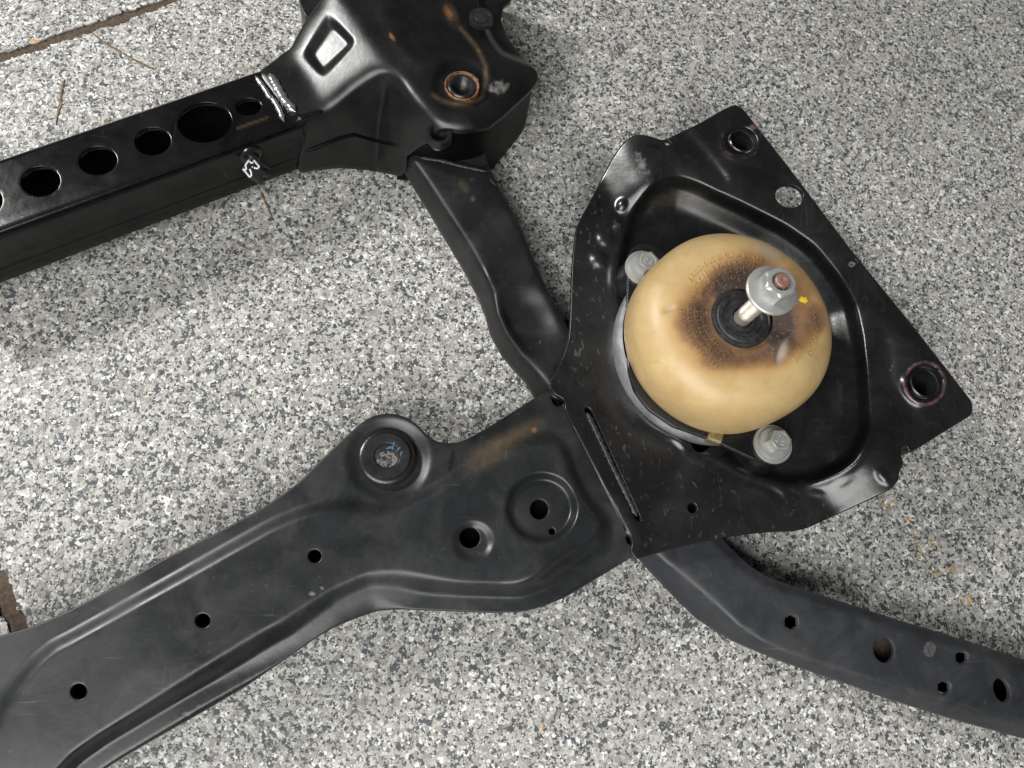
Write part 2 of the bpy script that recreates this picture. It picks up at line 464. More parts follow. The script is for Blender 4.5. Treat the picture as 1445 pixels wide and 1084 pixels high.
def ribbon(name, px, wpx, mat, parent, z=.0006, hgt=.0005, off=Z3, seed=0, amp=.35):
    q = resample(px, 4, False, .8); r = np.random.default_rng(seed)
    t = np.gradient(q, axis=0); t /= np.linalg.norm(t, axis=1)[:, None]; nn = np.stack([-t[:, 1], t[:, 0]], 1)
    w = wpx*np.sin(np.linspace(.25, math.pi-.2, len(q)))*(1+r.normal(0, amp, len(q)))*.5
    a = P(q+nn*w[:, None], z-.0004); b = P(q-nn*w[:, None], z-.0004); m = P(q+nn*(w*r.normal(0, .3, len(q)))[:, None], z+hgt)
    return strip(name, [a, m, b], mat, parent, off=off)
main_slab = slabs[0][0]
for k, (px, w) in enumerate([([(129, 46), (150, 62), (178, 78), (200, 90), (218, 98)], 4.5), ([(91, 112), (87, 128), (85, 148), (81, 164), (79, 176)], 5.5),
                            ([(361, 258), (370, 276), (378, 292), (384, 308)], 4), ([(893, 828), (899, 842), (906, 856), (910, 866)], 2.6), ([(672, 556), (676, 566), (678, 574)], 2)]):
    ribbon('dirt_streak', px, w, m_twig, main_slab, seed=k)
# yellow paint rubbed onto the chips
fv, ff = [], []
for (u, v) in [(1254, 715), (1247, 709), (1262, 708), (1279, 735), (1290, 764), (1296, 780), (1312, 775), (1315, 768), (1335, 802), (1346, 806), (1322, 808), (1345, 799), (1366, 846), (1360, 851), (1384, 850), (1369, 843)]:
    for j in range(5):
        c = P1(u+random.gauss(0, 3), v+random.gauss(0, 4), .00062+.0001*j); b = len(fv); k = random.randint(4, 6); rr = random.uniform(.4, 1.25)*MM
        th = random.random()*6
        fv += [(c[0]+rr*random.uniform(.5, 1.3)*math.cos(th+i*6.283/k), c[1]+rr*random.uniform(.3, 1)*math.sin(th+i*6.283/k), c[2]) for i in range(k)]
        ff.append(tuple(range(b, b+k)))
tag(mk('paint_flecks', fv, ff, m_fleck, main_slab, off=Z3, smooth=False), kind='stuff')

def leafbit(px, L, Wd, ang, label, name='leaf', mat=None, z=.0012):
    c = P1(*px, z); V = []; F = []; n = 12
    for j, off_ in enumerate((-1, 0, 1)):
        for i in range(n+1):
            t = i/n*2-1; w = Wd*.5*(1-abs(t)**2.2)*(1 if t < 0 else .9)
            x = t*L*.5; y = off_*w; zz = .0006*(1-t*t)+(.0004 if off_ == 0 else 0)
            V.append((x*math.cos(ang)-y*math.sin(ang), x*math.sin(ang)+y*math.cos(ang), zz))
    for j in range(2):
        for i in range(n):
            a = j*(n+1)+i; F.append((a, a+1, a+n+2, a+n+1))
    o = mk(name, V, F, mat or m_leaf, None, off=Z3); o.location = c
    return tag(o, label, 'leaf')
leafbit((48, 58), .0100, .0036, .05, 'dry orange leaf scrap lying in the brown floor joint at the back', z=-.0005)
leafbit((154, 168), .0034, .0020, .6, 'tiny orange leaf crumb on the chip floor just behind the perforated black beam')
leafbit((766, 1027), .0040, .0013, 1.2, 'tiny orange leaf sliver on the chip floor in front of the long black arm')

# ------------------------------------------------------------------ subframe
sub = bpy.data.objects.new('subframe', None); col.objects.link(sub); sub.location = tuple(BASE); sub.empty_display_size = .05
tag(sub, 'black pressed steel car subframe with a tan engine mount, lying on a speckled chip floor', 'subframe')

# ---- long arm
ARM = [(-170, 1010), (-60, 915), (0, 897), (40, 886), (60, 878), (98, 861), (171, 823), (232, 788), (309, 750), (363, 721), (400, 697), (422, 680), (454, 648), (490, 614), (508, 598), (526, 587), (540, 584), (558, 584), (576, 590), (591, 601), (602, 614), (616, 623), (634, 626), (652, 623), (681, 608), (767, 554), (773, 551), (800, 556),
       (818, 600), (905, 745), (897, 783), (889, 788), (850, 812), (796, 844), (760, 858), (735, 864), (688, 865), (616, 862), (562, 860), (533, 862), (501, 873), (472, 885), (443, 902), (400, 932), (345, 970), (291, 1002), (236, 1033), (182, 1064), (100, 1115), (-40, 1230), (-170, 1260)]
PAN = np.array([(-60, 1120), (-20, 1040), (4, 998), (24, 964), (48, 934), (75, 911), (98, 900), (254, 813), (382, 741), (430, 721), (472, 712), (519, 718), (562, 715), (601, 698), (652, 666), (706, 634), (753, 618), (780, 617), (797, 633), (807, 666), (825, 702), (846, 742), (840, 755), (800, 783), (760, 810), (731, 822), (652, 820), (560, 814), (519, 817), (472, 838), (400, 883), (381, 892), (254, 964), (140, 1032), (100, 1060), (70, 1092), (0, 1180), (-60, 1200)], float)
PANs = resample(PAN, 5, True, 1.6)
AF, AH = .0455, .0095
def arm_z(Q):
    t = Q[:, 1]-(1010-.405*(Q[:, 0]-60)); low = ss((t+10)/70)
    s_ = sd(Q, PANs)
    a = 12+12*low; b = 24+1*low
    up_ = .0050*(1-low)*(1-ss((Q[:, 0]-650)/110))
    lowz = AF+.0012*vnoise(Q, 120, 5)+up_
    z = lowz+(AH-up_)*ss((s_+a)/b)
    z -= .0058*(1-ss((ell(Q, 764, 717, 1, .97)-40)/13))
    z += .0030*bump(Q, 762, 803, 66, 34, -28, .9)*ss((ell(Q, 764, 717, 1, 1)-52)/14)
    z -= .0022*(1-ss((ell(Q, 668, 764, 1, 1)-18)/13))
    z -= .0035*bump(Q, 548, 648, 64, 62, 0, .35)*(s_ < 8)
    z -= .0050*ss((-s_-34*low-8)/16)*low*ss((900-Q[:, 0])/60)*.7           # rolled lower edge
    z -= .004*bump(Q, 790, 795, 60, 9, -35, .9)
    return z
def arm_ochre(Q): return .70*bump(Q, 690, 640, 62, 26, -32, .95)+.50*bump(Q, 735, 612, 60, 20, -28, .95)
arm = sheet('crossmember', ARM, arm_z, m_arm, sub,
    holes=[ring(444, 785, 9.3), ring(286, 876, 10.6, 10), ring(111, 976, 11.5, 11), ring(663, 759, 14.5, 14.5), ring(761, 719, 13, 14), ring(779, 750, 4.6, n=14), ring(547, 646, 34), np.array([(776, 559), (784, 562), (792, 563), (797, 567), (794, 572), (786, 574), (780, 570)], float), np.array([(884, 754), (890, 757), (893, 763), (891, 770), (886, 768), (883, 761)], float)],
    skirt=lambda p: 3.0, hskirt=2.6, s=3.3,
    attrs=dict(ochre=arm_ochre, rust=lambda Q: .75*bump(Q, 754, 607, 7, 8, 0, .8), scuff_highlight=lambda Q: .5*bump(Q, 250, 1015, 90, 10, -30, .9)*vnoise(Q, 9, 2)+.55*bump(Q, 440, 838, 9, 5)+.5*bump(Q, 455, 830, 5, 4),
               grease_shade=lambda Q: .8*bump(Q, 637, 650, 5, 24, 12, .4)+.62*bump(Q, 500, 707, 17, 12, 0, .3)+.55*bump(Q, 434, 706, 11, 9, 0, .3)+.5*bump(Q, 572, 700, 26, 9, -30, .8)))  # dark marks; the last term paints the shade beside the boss
def shade_panel(name, poly, z, mat, parent, holes=()):  # closing sheet added so that the holes above it go black like shade
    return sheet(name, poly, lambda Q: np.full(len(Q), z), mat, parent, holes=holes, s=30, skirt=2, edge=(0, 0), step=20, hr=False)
shade_panel('lower_shade_panel', [(-120, 1000), (20, 930), (110, 890), (400, 745), (470, 730), (560, 730), (640, 690), (770, 640), (765, 545), (805, 545), (925, 760), (880, 785), (830, 740), (740, 810), (520, 800), (390, 870), (130, 1020), (60, 1080), (-100, 1180)], AF-.004, m_dark, arm)
bc = P1(546, 646, AF+.0046); px = 1/2200.
lathe('spacer_bushing', [(.0174, -.010), (.0174, .0016), (.0170, .0026), (.0160, .0034), (.0146, .0036), (.0143, .0050), (.0136, .0058), (.0090, .0060), (.0077, .0056), (.0070, .0046), (.0066, -.010)], bc, m_bush, arm, n=64)
# blue chalk tick on the bushing
ck = []; cf = []
for (u, v, L, a_) in [(555, 629, 11, 1.3), (549, 632, 9, .3), (562, 634, 8, .8), (566, 640, 6, 1.2)]:
    b = len(ck); dx, dy = math.cos(a_)*L/2, -math.sin(a_)*L/2; nx, ny = -dy/L*2.2, dx/L*2.2
    ck += [tuple(P1(u+sx*dx+sy*nx, v+sx*dy+sy*ny, AF+.01075)) for sx, sy in ((-1, -1), (1, -1), (1, 1), (-1, 1))]; cf.append((b, b+1, b+2, b+3))
mk('chalk_mark', ck, cf, plain('blue_chalk', (.045, .115, .19), .8, 0, .8, 500), arm, smooth=False)

# ---- mount bracket (pressed plate with a deep pocket)
PF = .0492
PLATE = [(774, 542), (791, 512), (802, 480), (804, 462), (807, 375), (808, 362), (812, 325), (819, 308), (829, 291), (862, 226), (875, 207), (885, 197), (895, 190), (897, 190), (908, 190), (920, 193), (934, 198), (944, 195), (953, 190), (987, 174), (1020, 155), (1037, 147), (1049, 154), (1110, 232), (1199, 350), (1290, 462), (1371, 566), (1373, 575), (1371, 586), (1330, 611), (1284, 640), (1278, 628), (1271, 632), (1272, 646), (1276, 654), (1269, 666), (1268, 678), (1257, 691), (1215, 711), (1140, 745), (1120, 750), (1099, 750), (1060, 753), (1020, 759), (966, 770), (924, 782), (897, 790), (889, 778), (892, 768), (890, 757), (883, 752), (872, 730), (812, 612), (796, 577), (798, 569), (793, 562), (782, 557)]
RIM = [(918, 262), (935, 252), (954, 248), (980, 256), (1049, 288), (1107, 317), (1149, 346), (1182, 387), (1207, 429), (1217, 475), (1223, 529), (1226, 590), (1222, 618), (1213, 640)]
G = np.array([(872, 150), (884, 196)]+RIM+[(1240, 664), (1262, 700), (1460, 620), (1100, 60)], float); Gs = resample(G, 6, True, 1.3)
WELL = np.array(RIM[:-1]+[(1207, 648), (1185, 664), (1153, 676), (1111, 684), (1060, 668), (1010, 640), (960, 618), (915, 592), (886, 545), (872, 480), (868, 400), (874, 345), (890, 300)], float); Ws = resample(WELL, 6, True, 1.5)
def plate_z(Q):
    g = sd(Q, Gs); w = sd(Q, Ws)
    inw = ss((w+4)/12)
    b = 62-14*inw+26*ss((Q[:, 1]-590)/70)*(1-inw)
    z = PF+.0245*(softplus(g+b, 8)-softplus(g-12, 17))/(b+12)
    z -= .007*ss((w+2)/18)
    z += .0012*np.exp(-((w+5)/7)**2)*ss((40-g)/30)*ss((Q[:, 1]-560)/60)                   # lip along the lower rim
    for (x, y, rx, ry, an, h) in [(842, 288, 5, 9, 15, 1.0), (877, 290, 10, 13, 20, 1.6), (854, 335, 15, 19, -30, 2.4), (845, 365, 15, 19, -35, 2.6), (872, 318, 9, 13, 20, 1.5), (868, 385, 14, 40, 5, 2.0), (1096, 700, 26, 10, 35, -.9), (1125, 690, 16, 8, 25, .5), (1150, 696, 17, 7, 10, .4), (1246, 672, 18, 10, 50, 1.2), (1066, 690, 40, 8, 20, .6), (1190, 680, 22, 9, -25, .4)]:
        z += h*MM*bump(Q, x, y, rx, ry, an, .8)
    z -= .0022*np.exp(-(dist(Q, [(968, 190), (1005, 232), (1020, 252)])/9)**2)
    z -= .003*np.exp(-(dist(Q, [(1285, 585), (1252, 540), (1250, 490)])/15)**2)
    z += .0015*np.exp(-(ell(Q, 1046, 200, 26, 24)-1)**2/.04)-.004*ss((.95-ell(Q, 1046, 200, 24, 22))/.3)
    z += .0015*np.exp(-(ell(Q, 1305, 540, 28, 28)-1)**2/.03)-.004*ss((.98-ell(Q, 1305, 540, 27, 28))/.3)
    z -= .0007*np.exp(-(dist(Q, [(809, 606), (888, 756)])/2.2)**2)
    z += .0012*np.exp(-(dist(Q, [(955, 612), (972, 642), (992, 650), (1012, 640)])/8)**2)
    return z
tri = resample([(972, 617), (1004, 621), (1003, 630), (992, 639), (982, 638), (976, 630)], 3, True, .8)
slot = resample([(824, 576), (829, 574), (834, 578), (904, 731), (905, 737), (900, 736), (894, 728), (826, 584)], 3, True, .6)
rim_pink = lambda Q: .78*np.exp(-((ell(Q, 1305, 541, 29, 30)-1)/.10)**2)*(.55+.6*vnoise(Q, 6, 4))+.62*np.exp(-((ell(Q, 1047, 198, 28, 25)-1)/.09)**2)*vnoise(Q, 8, 5)+.7*bump(Q, 1258, 522, 5, 12)*vnoise(Q, 4, 3)+.7*bump(Q, 1258, 570, 6, 10)*vnoise(Q, 4, 3)+.7*bump(Q, 1062, 180, 10, 5)
plate = sheet('mounting_bracket', PLATE, plate_z, m_plate, sub,
    holes=[ring(1046, 200, 19, 16, 25), ring(1114, 277, 20, 16, 12), ring(1304, 541, 21, 22), ring(942, 202, 4.2, 3.4, 0, n=12), ring(977, 717, 6.5, 7.5, -20, n=18), ring(1203, 372, 4.5, 7, 60, n=16), tri, slot],
    skirt=lambda p: 2.6+14*float(ss((p[0]-1245)/40.)), hskirt=2.4, s=3.2, smooth=.7,
    attrs=dict(pink=rim_pink, spots=lambda Q: .15+ss((-sd(Q, Ws)+5)/30)*ss((15-sd(Q, Gs))/60)*.9,
               scuff_highlight=lambda Q: .42*bump(Q, 905, 232, 16, 46, -25, .9)+.4*bump(Q, 1130, 720, 90, 26, -15, .9)*vnoise(Q, 7, 6),  # corner ridge highlight painted into the colour, then dusty grey along the lower edge
               ochre=lambda Q: .35*bump(Q, 960, 280, 60, 16, -8, .8)))  # brown reflection on the pocket wall, painted into the colour
shade_panel('lower_shade_panel', [(830, 560), (850, 400), (905, 285), (960, 275), (1060, 310), (1150, 370), (1190, 450), (1200, 600), (1140, 660), (1060, 720), (940, 750), (895, 740), (850, 650)], .034, m_dark, plate)
def tube_hole(u, v, rx, z, depth, parent):
    c = P1(u, v, z); r = rx/2330.
    lathe('hole_collar', [(r*1.15, .0006), (r*1.06, .0012), (r*.98, .0008), (r*.95, -.001), (r*.95, -depth), (0.0003, -depth)], c, m_plate, parent, n=40)
tube_hole(1046, 200, 18.5, PF+.0215, .030, plate); tube_hole(1304, 541, 21.5, PF+.0215, .030, plate)
# plug weld in the slot
def bead(name, pxs, z, rad, mat, parent, seed=0, lump=.3, n=10, flat=.6):
    q = resample(pxs, 2.2, False, .5); c = P(q, z(q) if callable(z) else z); r = np.random.default_rng(seed); rows = []
    ph = r.random(n)*.6
    for i, p in enumerate(c):
        t = c[min(i+1, len(c)-1)]-c[max(i-1, 0)]; t /= np.linalg.norm(t); s_ = np.cross(t, [0, 0, 1]); s_ /= np.linalg.norm(s_)
        end = math.sin(math.pi*min(1, max(0.06, min(i, len(c)-1-i)/4.0))/2)
        rr = rad*end*(1+lump*math.sin(i*1.3+r.normal(0, .4))*.6)
        rows.append([p+s_*rr*math.cos(a)*(1+r.normal(0, lump*.12))+np.array([0, 0, 1])*rr*flat*math.sin(a)*(1+r.normal(0, lump*.2)) for a in np.linspace(0, 2*math.pi, n, endpoint=False)])
    return strip(name, rows, mat, parent, closed=True, angle=80)
bead('weld_bead', [(828, 582), (845, 617), (865, 660), (885, 700), (899, 729)], PF-.0016, .0020, m_weldblack, plate, 3, .35)

# ---- engine mount
sax = P1(1047, 449, .112); axis = sax+np.array([.0020, .0016, 0])
DB = .0700
DR = .0632
prof = [(.0612, .0000), (.0624, .0035), (.0630, .0085), (DR, .016), (.0631, .023), (.0626, .0305), (.0611, .0380), (.0582, .0450), (.0540, .0503), (.0490, .0540), (.0435, .0560), (.0385, .0570), (.0340, .0566), (.0300, .0552), (.0262, .0536), (.0230, .0525), (.0205, .0520), (.0180, .0518)]
prof = [(a*1.02 if a > .03 else a, b*.77) for a, b in prof]; pr = np.array(prof); tt = np.linspace(0, 1, len(pr)); t2 = np.linspace(0, 1, 90)
def smooth1(x): 
    k = np.exp(-np.linspace(-2, 2, 13)**2); k /= k.sum(); return np.convolve(np.pad(x, 6, mode='edge'), k, 'valid')
pr2 = np.stack([smooth1(np.interp(t2, tt, pr[:, 0])), smooth1(np.interp(t2, tt, pr[:, 1]))], 1)
def scal(a, zrel):
    s_ = np.zeros_like(a)
    for (u, v) in ((908, 377), (1092, 624)):
        d = P1(u, v, .069)-axis; th = math.atan2(d[1], d[0])
        da = np.angle(np.exp(1j*(a-th))); s_ = np.maximum(s_, np.exp(-(da/.36)**2))
    return 1-.028*s_*(1-ss((zrel-.020)/.03))
NA = 224
ang = np.linspace(0, 2*math.pi, NA, endpoint=False)
V = []; F = []
for k, (r_, z_) in enumerate(pr2):
    f = scal(ang, np.full(NA, z_)); V.append(np.stack([axis[0]+r_*f*np.cos(ang), axis[1]+r_*f*np.sin(ang), np.full(NA, DB+z_)], 1))
V = np.vstack(V)
for k in range(len(pr2)-1):
    for i in range(NA): F.append((k*NA+i, k*NA+(i+1) % NA, (k+1)*NA+(i+1) % NA, (k+1)*NA+i))
uv = proj(V)
# dents pressed in by handling
def dent(u, v, rx, ry, an, d):
    global V
    b_ = bump(uv, u, v, rx, ry, an, .8); V[:, 2] -= d*MM*b_
dent(945, 436, 14, 5, -25, 1.4); dent(1103, 497, 9, 24, 22, 2.0)
dx, dy = uv[:, 0]-1046, uv[:, 1]-452
rr_ = np.hypot(dx, dy*1.02); an_ = np.degrees(np.arctan2(-dy, dx))
nzz = vnoise(uv, 38, 8)*.6+vnoise(uv, 14, 9)*.25+vnoise(uv, 5, 10)*.15
reach = 110+14*np.cos(np.radians(an_-45))+13*np.cos(np.radians(2*(an_-20)))
burn = (1-ss((rr_-reach*.42)/(reach*.74)))*(.48+.72*nzz)-.20*(1-ss((rr_-46)/16))*(np.cos(np.radians(an_-230)) > 0)
burn += .5*bump(uv, 1150, 455, 22, 34, 10, .9)*ss((rr_-60)/20)*nzz*1.6
burn += .55*np.exp(-((rr_-62)/13)**2)*(np.cos(np.radians(an_-70)) > -.1)*nzz
burn = np.clip(burn, 0, 1)
sideb = .7*np.exp(-(dist(uv, [(888, 515), (896, 540), (915, 568), (935, 585)])/6)**2)
grey = .75*bump(uv, 1104, 497, 9, 26, 22, .7)+.5*bump(uv, 1085, 355, 16, 34, -60, .8)+.7*bump(uv, 946, 436, 10, 4, -25, .8)
yel = 1.0*bump(uv, 1133, 423, 14, 11, 20, .9)
n = N('tan_baked_cover'); o = n.obj()
mott = n.noise(o, 45, 5, .65, .4); fine = n.noise(o, 500, 3, .7)
c = n.mix(n.ramp(mott, [(.3, 0), (.72, 1)]), (.42, .280, .118), (.52, .380, .185))
c = n.mix(n.math('MULTIPLY', n.ramp(n.noise(o, 18, 3), [(.45, 0), (.7, 1)]), .35), c, (.45, .355, .19))
c = n.mix(n.math('MULTIPLY', n.ramp(n.noise(n.mapping(o, (1, 1, 1)), 150, 3, .6, 1.5), [(.66, 0), (.72, 1)]), .35), c, (.24, .15, .07))
c = n.mix(n.math('MULTIPLY', n.ramp(fine, [(.64, 0), (.72, 1)]), .40), c, (.22, .135, .055))
bn = n.math('ADD', n.attr('burn'), n.math('MULTIPLY', n.math('SUBTRACT', n.noise(o, 70, 3, .55), .5), .22), True)
bcol = n.ramp(bn, [(0, (.55, .37, .16)), (.28, (.42, .25, .10)), (.55, (.21, .115, .055)), (.82, (.105, .064, .044)), (1, (.055, .040, .034))])
c = n.mix(n.ramp(bn, [(.05, 0), (.42, 1)]), c, bcol)
c = n.mix(n.math('MULTIPLY', n.math('MULTIPLY', n.ramp(n.noise(o, 380, 3, .7), [(.58, 0), (.68, 1)]), n.attr('burn')), .45), c, (.33, .28, .22))
c = n.mix(n.attr('grey'), c, (.36, .32, .27))
c = n.mix(n.attr('side'), c, (.11, .045, .015))
c = n.mix(n.math('MULTIPLY', n.math('SUBTRACT', n.math('ADD', n.attr('yellow'), n.math('MULTIPLY', n.noise(o, 300, 3, .7), 1.7)), 1.50, True), 4, True), c, (.74, .49, .03))
n.set(Base_Color=c, Roughness=n.math('ADD', n.math('MULTIPLY', mott, .25), .31), Normal=n.bump(n.math('ADD', mott, n.math('MULTIPLY', fine, .25)), .28, .0012))
m_tan = n.m
mount = mk('engine_mount', V, F, m_tan, sub, attrs=dict(burn=burn, grey=np.clip(grey, 0, 1), side=np.clip(sideb*nzz*1.7, 0, 1), yellow=np.clip(yel, 0, 1)), angle=60)
mount['label'] = 'tan bell-shaped engine mount with scorched middle, threaded stud and flange nut'
def dome_h(r): return DB+np.interp(r, pr2[::-1, 0], pr2[::-1, 1])

# raised lettering on the cover
LV, LF = [], []
LB = []
def text_geo(s_, size):
    cu = bpy.data.curves.new('t', 'FONT'); cu.body = s_; cu.size = size; cu.extrude = .00030; cu.bevel_depth = .00007; cu.resolution_u = 3; cu.space_character = 1.12
    ob = bpy.data.objects.new('t', cu); col.objects.link(ob)
    dg = bpy.context.evaluated_depsgraph_get(); me = bpy.data.meshes.new_from_object(ob.evaluated_get(dg))
    v = np.array([tuple(x.co) for x in me.vertices]); f = [tuple(p.vertices) for p in me.polygons]
    bpy.data.objects.remove(ob); bpy.data.meshes.remove(me); bpy.data.curves.remove(cu)
    return v, f
def arc_text(s_, size, rad, a_start, inward=False, span=None):
    """letters along a circle on the cover, clockwise from a_start (deg); tops outward unless inward"""
    v, f = text_geo(s_, size)
    w = v[:, 0].max()-v[:, 0].min(); x = v[:, 0]-v[:, 0].min()
    if span: x = x*(math.radians(span)*rad/w)
    y = v[:, 1]-size*.35
    if not inward: a = math.radians(a_start)-x/rad; r_ = rad+y
    else: a = math.radians(a_start)+x/rad; r_ = rad-y
    z = dome_h(r_)+v[:, 2]+.00018
    b = len(LV); LV.extend(np.stack([axis[0]+r_*np.cos(a), axis[1]+r_*np.sin(a), z], 1).tolist())
    LF.extend([tuple(i+b for i in (q if not inward else q)) for q in f])
def ring_geo(cx, cy, r_out, r_in, sy=1.0, ang_=0, n=28):
    b = len(LV)
    for rr in (r_out, r_in):
        for i in range(n):
            t = 2*math.pi*i/n; X, Y = rr*math.cos(t), rr*math.sin(t)*sy
            x = cx+X*math.cos(ang_)-Y*math.sin(ang_); y = cy+X*math.sin(ang_)+Y*math.cos(ang_)
            LV.append((x, y, float(dome_h(math.hypot(x-axis[0], y-axis[1])))+.00028))
    for i in range(n): LF.append((b+i, b+(i+1) % n, b+n+(i+1) % n, b+n+i))
def bar_geo(x0, y0, x1, y1, w):
    b = len(LV); d = np.array([x1-x0, y1-y0]); d /= np.linalg.norm(d); nn = np.array([-d[1], d[0]])*w/2
    for p in ((x0-nn[0], y0-nn[1]), (x1-nn[0], y1-nn[1]), (x1+nn[0], y1+nn[1]), (x0+nn[0], y0+nn[1])):
        LV.append((p[0], p[1], float(dome_h(math.hypot(p[0]-axis[0], p[1]-axis[1])))+.0003))
    LF.append((b, b+1, b+2, b+3))
TS = .0040
arc_text('ER33-6038-GA>BLUE', TS, .0395, 150, span=82)
arc_text('VERT CREME FULL ORANGE', TS, .0345, 165, span=100)
arc_text('BK OR GR COOL DK', TS, .0300, 158, span=92)
arc_text('BLACK RED COLOR', TS, .0258, 150, span=92)
arc_text('EERO-020-660-E33', TS, .0395, 176, True, span=62)
arc_text('GEEE3-0209-CEED', TS, .0350, 174, True, span=66)
arc_text('3E33-60E9-0E3R', TS, .0306, 172, True, span=70)
arc_text('NOHE3-0B2-REV', TS, .0264, 172, True, span=74)
arc_text('4A-MEXICO', .0034, .0445, 8, span=42)
for (u, v) in ((1033, 508), (1056, 512), (1080, 508)):
    c0 = P1(u, v, dome_h(.028)); c0 = P1(u, v, float(dome_h(np.linalg.norm(c0[:2]-axis[:2]))))
    ring_geo(c0[0], c0[1], .0047, .0042); ring_geo(c0[0], c0[1], .0026, .0021, n=18)
    for k in range(10):
        t = k*math.pi/5; bar_geo(c0[0]+.0029*math.cos(t), c0[1]+.0029*math.sin(t), c0[0]+.0040*math.cos(t), c0[1]+.0040*math.sin(t), .0005)
    bar_geo(c0[0], c0[1]-.0003, c0[0]+.0007, c0[1]+.0019, .0006)
c0 = P1(1122, 500, DB+.0415); oa = math.radians(62)
ring_geo(c0[0], c0[1], .0068, .0063, .5, oa); ring_geo(c0[0], c0[1], .0058, .0055, .46, oa)
tv, tf = text_geo('Ford', .0046); tv[:, 0] -= tv[:, 0].mean(); tv[:, 1] -= .0014
b = len(LV)
for x, y, z in tv:
    x += y*.25; X = c0[0]+x*math.cos(oa)-y*math.sin(oa); Y = c0[1]+x*math.sin(oa)+y*math.cos(oa)
    LV.append((X, Y, float(dome_h(math.hypot(X-axis[0], Y-axis[1])))+z+.00018))
LF += [tuple(i+b for i in q) for q in tf]
uvL = proj(np.array(LV)); from_idx = None
def nearest_attr(vals, pts2):
    out_ = np.zeros(len(pts2))
    a = np.arctan2(pts2[:, 1]-axis[1], pts2[:, 0]-axis[0]) % (2*math.pi); r_ = np.hypot(pts2[:, 0]-axis[0], pts2[:, 1]-axis[1])
    ii = np.round(a/(2*math.pi)*NA).astype(int) % NA
    kk = np.round(np.interp(r_, pr2[::-1, 0], np.arange(len(pr2))[::-1])).astype(int)
    return vals[kk*NA+ii]
LVa = np.array(LV)
lt = mk('lettering', LVa, LF, m_tan, mount, angle=30, attrs={k: nearest_attr(np.asarray(a_), LVa)*s_ for k, a_, s_ in (('burn', burn, .86), ('yellow', np.clip(yel, 0, 1), 1), ('grey', np.clip(grey, 0, 1), 1))})
tag(lt, kind='stuff')

MP = [(886, 366), (889, 353), (899, 345), (915, 343), (932, 352), (1000, 400), (1140, 560), (1134, 625), (1122, 647), (1103, 658), (1084, 656), (1066, 649), (1012, 624), (990, 616), (950, 602), (915, 578), (895, 552), (886, 520), (884, 470)]
sheet('mount_plate', MP, lambda Q: np.full(len(Q), DB+.0004), m_plate, mount, s=12, skirt=2.6, edge=(2, .5))
cupax = axis
lathe('mount_cup', [(.056, -.032), (.0610, -.029), (.0645, -.022), (.0660, -.014), (.0660, -.005), (.0652, -.0025), (.0630, -.0018)], (axis[0], axis[1], DB-.0006), m_cup, mount, n=96)
lathe('rubber_bushing', [(.0184, -.002), (.0186, .0012), (.0180, .0026), (.0170, .0029), (.0165, .0024), (.0158, .0024), (.0150, .0032), (.0128, .0034), (.0118, .0022), (.0092, .0016), (.0088, .0030), (.0064, .0033), (.0060, .0010), (.0001, .0008)], (sax[0], sax[1], DB+.0398), m_rubber, mount, n=64)
# stud with a rolled thread
sp = [(.0052, .0), (.0052, .009), (.0046, .0098)]
z = .0104
while z < .050: sp += [(.0041, z), (.0052, z+.0009)]; z += .0019
sp += [(.0045, .050), (.0042, .0508)]
lathe('stud', sp, (sax[0], sax[1], DB+.0400), m_stud, mount, n=32, angle=25)
NZ = .1500
lathe('stud_tip', [(.0042, 0), (.0042, .0016), (.0036, .0022), (.0016, .0023), (.0012, .0017), (.0001, .0016)], (sax[0], sax[1], NZ+.0130), m_tip, mount, n=32)
lathe('flange_nut', [(.0048, 0), (.0138, 0), (.0147, .0006), (.0147, .0017), (.0140, .0024), (.0105, .0032), (.0084, .0033), (.0084, .0120), (.0081, .0129), (.0073, .0132), (.0054, .0131), (.0048, .0122), (.0046, .010)], (sax[0], sax[1], NZ), m_zinc, mount, n=72, hexes=(6, 7), rot=.42)
def bolt(u, v, rot, txt):
    c = P1(u, v, DB+.0014)
    g = [(.0126, -.0005), (.0126, .0008), (.0121, .0015), (.0108, .0016), (.0106, .0024), (.0098, .0038), (.0068, .0042), (.0062, .0043), (.0062, .0108), (.0059, .0116), (.0054, .0119), (.0048, .0119), (.0046, .0114), (.0001, .0114)]
    bo = lathe('bolt', g, c, m_zinc, mount, n=72, hexes=(7, 8, 9), rot=rot)
    V_, F_ = [], []
    for line, yy in zip(txt, (.0008, -.0030)):
        tv, tf = text_geo(line, .0030); tv[:, 0] -= (tv[:, 0].max()+tv[:, 0].min())/2
        b = len(V_); ca, sa = math.cos(rot+.9), math.sin(rot+.9)
        for x, y, zz in tv: y += yy; V_.append((c[0]+x*ca-y*sa, c[1]+x*sa+y*ca, c[2]+.01148+zz)); 
        F_ += [tuple(i+b for i in q) for q in tf]
    mk('head_mark', V_, F_, m_zinc, bo, angle=30) if False else None
    return bo, V_, F_
for u, v, rot, txt in ((908, 379, .2, ('OZ', '10')), (1090, 627, .05, ('FO1', 'KN'))):
    bo, V_, F_ = bolt(u, v, rot, txt)
    # the raised head stamp belongs to the bolt itself: join the two
    me = bo.data; bm = bmesh.new(); bm.from_mesh(me); vv = [bm.verts.new(tuple(np.array(x)-BASE)) for x in V_]
    for q in F_:
        try: bm.faces.new([vv[i] for i in q])
        except ValueError: pass
    bm.to_mesh(me); bm.free()
for u, v in ((908, 379), (1090, 627)):
    lathe('ear_pad', [(.0125, -.001), (.0135, -.014), (.016, -.026)], P1(u, v, DB-.002), m_plate, mount, n=32)
